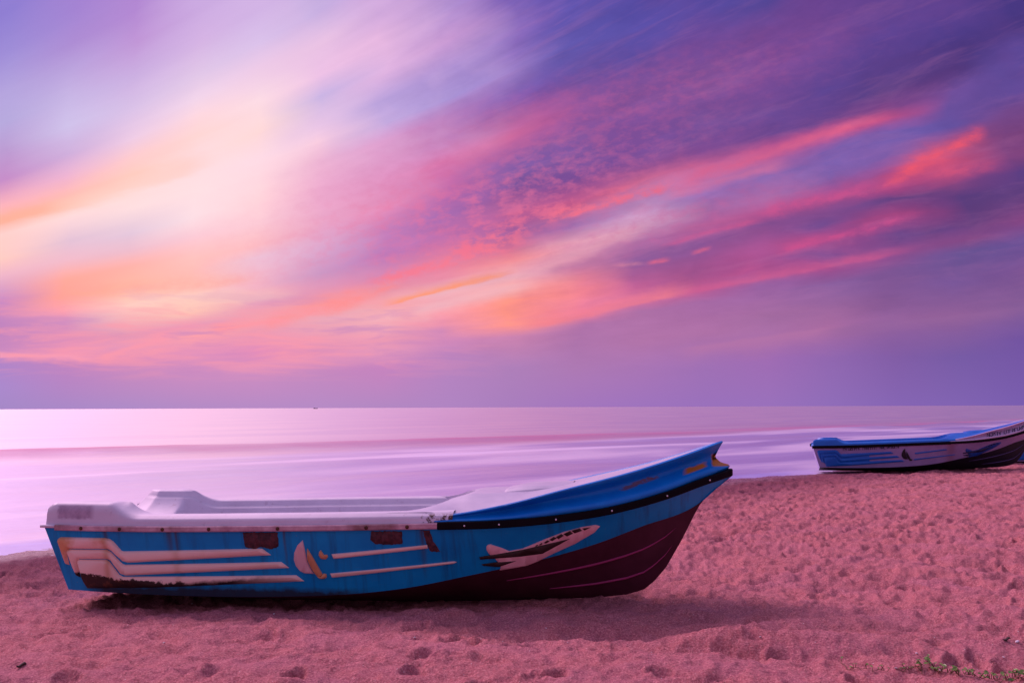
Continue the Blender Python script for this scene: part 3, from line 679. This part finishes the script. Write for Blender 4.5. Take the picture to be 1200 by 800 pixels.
PAL_A = dict(side=mat('blue_hull_paint', fn=blue_fn, spec=.25), bottom=mat('maroon_bottom_paint', fn=bottom_fn, spec=.2), stripe=mat('cream_gelcoat', fn=cream_fn), gun=mat('white_gelcoat', fn=gel_fn),
             rail=mat('faded_rail', fn=rail_fn), cap=mat('blue_cap_paint', fn=capblue_fn, spec=.3), deck=mat('deck_gelcoat', rough=.45, fn=plain((.46,.42,.57), (.56,.51,.66), 5)),
             sail=mat('pink_gelcoat', rough=.5, fn=plain((.66,.44,.50), (.74,.50,.52), 10)), jib=mat('orange_gelcoat', rough=.5, fn=plain((.58,.26,.13), (.66,.32,.16), 14)),
             plane=mat('emblem_gelcoat', rough=.5, fn=plain((.74,.44,.50), (.80,.50,.54), 10)), dark=mat('dark_brown_paint', rough=.6, fn=plain((.018,.006,.006), (.035,.010,.010), 30)), strake=mat('strake_magenta', (.32,.02,.14), .5))
BLUE2 = mat('bright_blue_gelcoat', rough=.35, fn=plain((.0,.11,.52), (.0,.15,.60), 4))
BLUE3 = mat('deep_blue_gelcoat', rough=.4, fn=plain((.0,.055,.32), (.005,.07,.38), 6))
def white_fn(nt, b):
    p = opos(nt); x, y, z = nt.sep(p); n = nt.noise(p, 3, 5, .6)
    c = nt.mix(nt.mapr(n, .3, .7), (.27,.22,.46), (.36,.29,.56))
    q = (x+(n-.5)*.1-3.5)/.12; c = nt.mix((q*q*-1.).exp()*.45, c, (.22,.08,.10))
    nt.put(b.inputs['Base Color'], c); b.inputs['Roughness'].default_value = .4
PAL_B = dict(side=mat('white_hull_paint', fn=white_fn), bottom=mat('black_bottom_paint', rough=.6, fn=plain((.002,.002,.010), (.005,.005,.020))), stripe=BLUE2, gun=BLUE2, rail=M_BLACK,
             cap=mat('lilac_cap_paint', rough=.4, fn=plain((.50,.38,.62), (.58,.46,.70), 4)), deck=BLUE2, sail=mat('black_paint', (.006,.006,.014), .5), jib=mat('black_jib_paint', (.008,.008,.016), .5),
             plane=BLUE3, dark=mat('navy_paint', (.003,.01,.06), .5), strake=mat('strake_violet', (.10,.07,.24), .5))

def text_marks(name, x0, x1, zf, h, on_cap=False, seed=3):
    """row of worn, unreadable painted letter strokes"""
    g = random.Random(seed); vs, fs = [], []
    def bar(xa, za, xb, zb, w):
        L = math.hypot(xb-xa, zb-za); nx, nz = -(zb-za)/L*w, (xb-xa)/L*w
        k = len(vs)
        for (x, z) in ((xa-nx, za-nz), (xb-nx, zb-nz), (xb+nx, zb+nz), (xa+nx, za+nz)):
            for dpt in (.003, .006):
                b = (float(br(x))+.004 if on_cap else float(side_y(x, z)))+dpt
                vs.append((x, -b, z))
        fs.extend([(k+1, k+3, k+5, k+7), (k, k+6, k+4, k+2)]); fs.extend([(k+2*i, k+2*((i+1) % 4), k+2*((i+1) % 4)+1, k+2*i+1) for i in range(4)])
    x = x0
    while x < x1:
        z = zf(x); w = h*.68; s = h*.09
        bar(x, z, x, z+h, s)
        if g.random() < .8: bar(x, z+h*g.choice((0.05, .5, .95)), x+w, z+h*g.choice((.05, .5, .95)), s)
        if g.random() < .7: bar(x+w, z, x+w, z+h, s)
        if g.random() < .5: bar(x, z+h*.95, x+w, z+h*.95, s)
        x += h*.80
    return pmesh(name, vs, fs)

def make_boat(pal, loc, rz, pitch, label, group, near):
    t = bpy.data.objects.new('fishing_boat', None); COL.objects.link(t)
    t.location = loc; t.rotation_euler = Matrix.Rotation(rz, 3, 'Z').to_quaternion().to_matrix().to_euler()
    t.rotation_euler = (Matrix.Rotation(rz, 3, 'Z') @ Matrix.Rotation(-pitch, 3, 'Y')).to_euler()
    t['label'] = label; t['category'] = 'boat'; t['group'] = group
    sides, bottom, transom = hull_meshes()
    hs = link('hull', sides, pal['side'], t); sharp(sides, 50)
    link('hull_bottom', bottom, pal['bottom'], t); sharp(bottom, 50)
    link('transom', transom, pal['side'], t, smooth=False)
    for f, a, b_ in ((.70, 4.0, 5.45), (.36, 4.35, 5.42)):
        link('spray_rail', strake(f, a, b_, .011), pal['strake'], t)
    for s in (-1, 1):
        rl = rail_mesh('rub_rail', .11 if near else -.02, 3.498, .024, -.026 if near else -.042, .022 if near else .034, s); sharp(rl)
        ro = link('rub_rail', rl, pal['rail'], t)
        g = gunwale_mesh(s); sharp(g, 60); link('gunwale', g, pal['gun'], t)
        if near and s < 0:
            for x in (.364, .728, 1.125, 1.545, 2.154, 2.911, 3.252):
                link('bolt', ball('bolt', (x, -float(br(x))-.024, float(zr(x))-.004), .017, .5), M_RUST, ro)
    if near:
        fl = rail_mesh('corner_rail', -.03, .108, .02, -.006, .020, -1, 6); link('rail_end', fl, pal['gun'], t)
        link('rail_end', rail_mesh('corner_rail', -.03, .108, .02, -.006, .020, 1, 6), pal['gun'], t)
    brl = bow_rail_mesh(); sharp(brl); bo = link('bow_rub_rail', brl, M_BLACK, t)
    if near:
        for x in (3.72, 3.999, 4.454, 4.904, 5.357, 5.722):
            n = -(br(x+.01)-br(x-.01))/.02
            link('rivet', ball('rivet', (x+.031*float(n)/math.hypot(1, float(n)), -float(br(x))-.031/math.hypot(1, float(n)), float(zr(x))-.003), .0075, 1.), M_RIVET, bo)
    cm = cap_mesh(); link('bow_cap', cm, pal['cap'], t); sharp(cm, 60)
    dk = link('foredeck', deck_mesh(), pal['deck'], t); sharp(dk.data, 8)
    hm = link('hatch', hatch_mesh(), pal['deck'], dk); sharp(hm.data, 12)
    # inside: sole and stern deck
    xs = np.linspace(.6, 3.7, 20)
    link('floor', gridmesh('floor', np.array([[(x, v*float(bc(x))*.9*min(1., max(.05, (.15-float(zk(x)))/(float(zc(x))-float(zk(x)))))**.8, .165+.02*v*v) for v in np.linspace(-1, 1, 9)] for x in xs])), pal['deck'], t)
    sd_ = [[(x, v*.72, .598) for v in np.linspace(-1, 1, 9)] for x in (.02, .3, .62)]+[[(.64, v*.56, .585) for v in np.linspace(-1, 1, 9)], [(.66, v*.56, .17) for v in np.linspace(-1, 1, 9)]]
    ad_ = gridmesh('stern_deck', np.array(sd_)); link('stern_deck', ad_, pal['gun'], t); sharp(ad_, 60)
    for k in ('stripe_a', 'stripe_b', 'stripe_c', 'stripe_d', 'stripe_e'):
        link('side_moulding', decal('side_moulding', D[k], off=.026 if k < 'stripe_d' else .016, edge=.018 if k < 'stripe_d' else .009), pal['stripe'], t)
    se = link('sail_emblem', decal('sail_emblem', D['sail'], .014, .008), pal['sail'], t)
    link('jib', decal('jib', D['jib'], .020, .006), pal['jib'], se); link('emblem_hull', decal('emblem_hull', D['shull'], .024, .006), pal['jib'], se)
    if near: link('small_sail_emblem', decal('small_sail_emblem', D['small'], .014, .006), pal['jib'], t)
    ae = link('airplane_emblem', decal('airplane_emblem', D['plane'], .012, .007), pal['plane'], t)
    for k in ('wing_a', 'wing_b'): link('wing', decal('wing', D[k], .016, .005), pal['dark'], ae)
    for w in WIN: link('window', decal('window', w, .0135, thin=True), pal['dark'], ae)
    if near:
        for k in ('patch_a', 'patch_b', 'patch_c'): link('worn_patch', decal('worn_patch', D[k], .0015, rag=.0035, thin=True), M_WORN, t)
    else:
        link('stern_panel', decal('stern_panel', PANEL, .010, .008), pal['stripe'], t)
        for k, (a, b_) in enumerate(((.78, .84), (.92, 1.20), (1.28, 1.62), (1.72, 1.84), (1.90, 2.22))):
            link('painted_word', text_marks('painted_word', a, b_, lambda x: .515+.035*(x-.8), .062, False, k), pal['dark'], t)
        for k, (a, b_) in enumerate(((4.42, 4.78), (4.86, 5.02), (5.08, 5.36), (5.42, 5.72))):
            link('painted_word', text_marks('painted_word', a, b_, lambda x: float(zr(x))+.095, .085, True, k+40), pal['dark'], t)
    return t
M_WORN = mat('worn_dark_patch', fn=worn_fn)
GRP = 'fishing boats drawn up on the beach'
boat = make_boat(PAL_A, tuple(BO), -YAW, 0., 'large blue fishing boat with cream side mouldings and maroon bottom, in the foreground', GRP, True)
b2 = make_boat(PAL_B, (8.39, 28.78, -.09), R(-14), R(1.3), 'white fishing boat with blue mouldings, black sail emblem and lettered pale bow, at the waterline', GRP, False)
b3 = make_boat(PAL_B, (14.98, 31.8, -.10), R(-14), R(1.0), 'white and blue fishing boat at the right edge, mostly hidden behind the bow of another', GRP, False)

# ------------------------------------------------------------------ far ship
def ship():
    t = bpy.data.objects.new('ship', None); COL.objects.link(t); t.location = (-2500*230/1200, 2500, ZW-.2)
    t['label'] = 'tiny dark ship far away on the sea horizon'; t['category'] = 'ship'
    m = mat('ship_paint', (.10,.05,.12), .6)
    L = 10.5; P = []
    for x, w, z0, z1 in ((-L/2, 1.2, 0, 1.6), (-3, 1.7, -.2, 1.5), (1, 1.7, -.2, 1.5), (3.5, 1.0, 0, 1.8), (L/2, .05, .6, 2.2)):
        P.append([(x, -w, z1), (x, -w*.8, z0), (x, w*.8, z0), (x, w, z1)])
    link('hull', gridmesh('hull', np.array(P), close_v=True), m, t, smooth=False)
    bm = bmesh.new(); bmesh.ops.create_cube(bm, size=1); 
    for v in bm.verts: v.co = Vector((v.co.x*2.4*(.85 if v.co.z > 0 else 1)-2.2, v.co.y*2.2, v.co.z*1.4+2.1))
    bmesh.ops.bevel(bm, geom=bm.edges[:], offset=.12, segments=2, affect='EDGES')
    me = bpy.data.meshes.new('cabin'); bm.to_mesh(me); bm.free(); link('cabin', me, m, t, smooth=False)
ship()

# ------------------------------------------------------------------ creeping plants, shells, driftwood on the sand
def gz(x, y): return float(ground(np.array(float(x)), np.array(float(y))))
def at(px, py, z=0.):
    """point of the beach seen from the path where the photographer stood"""
    x = (px-600)/1200; yy = -(py-400)/1200; c, s = math.cos(ROLL), math.sin(ROLL); x, yy = c*x+s*yy, -s*x+c*yy
    d = Vector((x, math.cos(PITCH)-yy*math.sin(PITCH), math.sin(PITCH)+yy*math.cos(PITCH)))
    for _ in range(25):
        t = (z-CAM.z)/d.z; p = CAM+d*t; z = z+.6*(gz(p.x, p.y)-z)
    return p.x, p.y
def tubes(lines, r):
    vs, fs = [], []
    for ln in lines:
        k0 = len(vs); n = len(ln)
        for i, p in enumerate(ln):
            a = Vector(ln[max(i-1, 0)]); b = Vector(ln[min(i+1, n-1)]); t = (b-a).normalized()
            u = t.orthogonal().normalized(); w = t.cross(u); rr = r*(1-.5*i/n)
            for q in range(5):
                an = q*2*math.pi/5; vs.append(tuple(Vector(p)+u*math.cos(an)*rr+w*math.sin(an)*rr))
        for i in range(n-1):
            for q in range(5): fs.append((k0+i*5+q, k0+i*5+(q+1) % 5, k0+(i+1)*5+(q+1) % 5, k0+(i+1)*5+q))
    return pmesh('stem', vs, fs)
def leaf(vs, fs, p, d, up, L, W):
    d = d.normalized(); s = d.cross(up).normalized(); n = s.cross(d)
    k = len(vs); fold = .25*W
    for a, b, c in ((0, 0, 0), (.3, .42, 1), (.65, .5, 1), (1, 0, .3), (.65, -.5, 1), (.3, -.42, 1), (.5, 0, 0)):
        vs.append(tuple(p+d*L*a+s*W*b+n*fold*c*(1 if b else 0)-n*L*.15*a*a))
    for i, j in ((0, 1), (1, 2), (2, 3), (3, 4), (4, 5), (5, 0)): fs.append((k+i, k+j, k+6))
M_STEM = mat('creeper_stem', rough=.7, fn=plain((.16,.05,.03), (.10,.07,.02), 30))
def leaf_fn(nt, b):
    n = nt.noise(opos(nt), 30, 3, .6); nt.put(b.inputs['Base Color'], nt.mix(nt.mapr(n, .35, .65), (.08,.17,.015), (.18,.30,.04))); b.inputs['Roughness'].default_value = .35
M_LEAF = mat('creeper_leaf', fn=leaf_fn)
def creeper(pix, nleaf, size, label, seed):
    g = random.Random(seed); pts = [at(*p) for p in pix]; o = pts[0]; oz = gz(*o)
    t = bpy.data.objects.new('beach_creeper', None); COL.objects.link(t); t.location = (o[0], o[1], oz)
    t['label'] = label; t['category'] = 'plant'; t['group'] = 'creeping plants at the bottom right'
    line = []
    for a, b in zip(pts, pts[1:]):
        for k in range(8):
            q = k/8; x = a[0]+(b[0]-a[0])*q+g.uniform(-.008, .008); y = a[1]+(b[1]-a[1])*q+g.uniform(-.012, .012)
            line.append((x-o[0], y-o[1], gz(x, y)-oz+.006+g.uniform(0, .012)))
    line.append((pts[-1][0]-o[0], pts[-1][1]-o[1], gz(*pts[-1])-oz+.004))
    lines = [line]; vs, fs = [], []
    for _ in range(nleaf):
        p = Vector(g.choice(line)); h = g.uniform(.008, .04)*size/.03; tip = p+Vector((g.uniform(-.02, .02), g.uniform(-.02, .02), h)); lines.append([tuple(p), tuple((p+tip)/2), tuple(tip)])
        a = g.uniform(0, 6.28)
        leaf(vs, fs, tip, Vector((math.cos(a), math.sin(a), g.uniform(-.1, .5))), Vector((g.uniform(-.3, .3), g.uniform(-.5, .1), 1)), size*g.uniform(.7, 1.3), size*g.uniform(.55, .85))
    link('stem', tubes(lines, .0025), M_STEM, t); link('foliage', pmesh('foliage', vs, fs), M_LEAF, t)
creeper([(1088,776),(1096,786),(1110,790),(1126,793)], 30, .032, 'green beach creeper with small leaves arching up, left of the two leafy strands', 1)
creeper([(1130,792),(1145,794),(1160,797),(1172,800)], 24, .028, 'low green creeper strand lying flat on the sand at the bottom edge', 2)
creeper([(1180,799),(1190,797),(1203,796)], 18, .036, 'leafy green creeper clump in the bottom right corner', 3)
creeper([(1081,790),(1078,786)], 7, .03, 'small upright green sprig just left of the creeper strands', 4)
creeper([(984,775),(995,785),(1012,785),(1027,788),(1040,787)], 12, .022, 'thin dry runner with a few scattered tiny green leaves', 5)
creeper([(1050,787),(1062,785),(1075,786)], 7, .024, 'short sandy runner with a single tuft of tiny green leaves', 6)
M_SHELL = mat('shell_white', rough=.3, fn=plain((.72,.66,.74), (.84,.80,.84), 40))
SH = [(1192,750,1.5),(1057,751,1.),(1074,767,.9),(1102,786,.9),(1050,783,.9),(1176,770,.9),(891,750,.9),(225,707,.9),(192,753,.9),(321,719,1.),(492,716,.9),(486,745,.8),(619,756,.8),(640,736,.7)]
def shell_mesh(r, seed):
    g = random.Random(seed); bm = bmesh.new(); bmesh.ops.create_icosphere(bm, subdivisions=2, radius=r)
    for v in bm.verts:
        a = math.atan2(v.co.y, v.co.x); v.co = Vector((v.co.x*1.3, v.co.y*(.8+.2*math.cos(a*5)), max(v.co.z, -.2*r)*.6))*g.uniform(.93, 1.07)
    me = bpy.data.meshes.new('shell_fragment'); bm.to_mesh(me); bm.free(); return me
for i, (px, py, s) in enumerate(SH):
    x, y = at(px, py); o = link('shell_fragment', shell_mesh(.0085*s, i), M_SHELL); o.location = (x, y, gz(x, y)+.003); o.rotation_euler = (random.uniform(-.4, .4), random.uniform(-.4, .4), random.uniform(0, 6))
    o['label'] = 'tiny white shell fragment lying loose on the open sand'; o['category'] = 'shell'; o['group'] = 'shell fragments scattered on the sand'
def chip(px, py, L, w, rz, label, seed):
    g = random.Random(seed); x, y = at(px, py); P = []
    for k, u in enumerate(np.linspace(-.5, .5, 7)):
        r = w*(.35+.65*math.cos(u*2.6))*g.uniform(.8, 1.2)
        P.append([(u*L, r*math.cos(a)*g.uniform(.8, 1.2), r*.6*math.sin(a)+.01*math.sin(u*5)) for a in np.linspace(0, 2*math.pi, 8)[:-1]])
    me = gridmesh('driftwood_chip', np.array(P), close_v=True); n = 7
    o = link('driftwood_chip', me, M_DRIFT); o.location = (x, y, gz(x, y)+.008); o.rotation_euler = (0, .1, rz)
    o['label'] = label; o['category'] = 'driftwood'; o['group'] = 'bits of dark driftwood on the sand'
M_DRIFT = mat('dark_driftwood', rough=.8, fn=plain((.025,.012,.012), (.06,.03,.025), 50))
chip(25, 780, .055, .018, .7, 'small dark driftwood chip at the lower left edge of the beach', 1)
chip(1180, 751, .05, .013, .2, 'small dark driftwood chip beside the brightest white shell', 2)
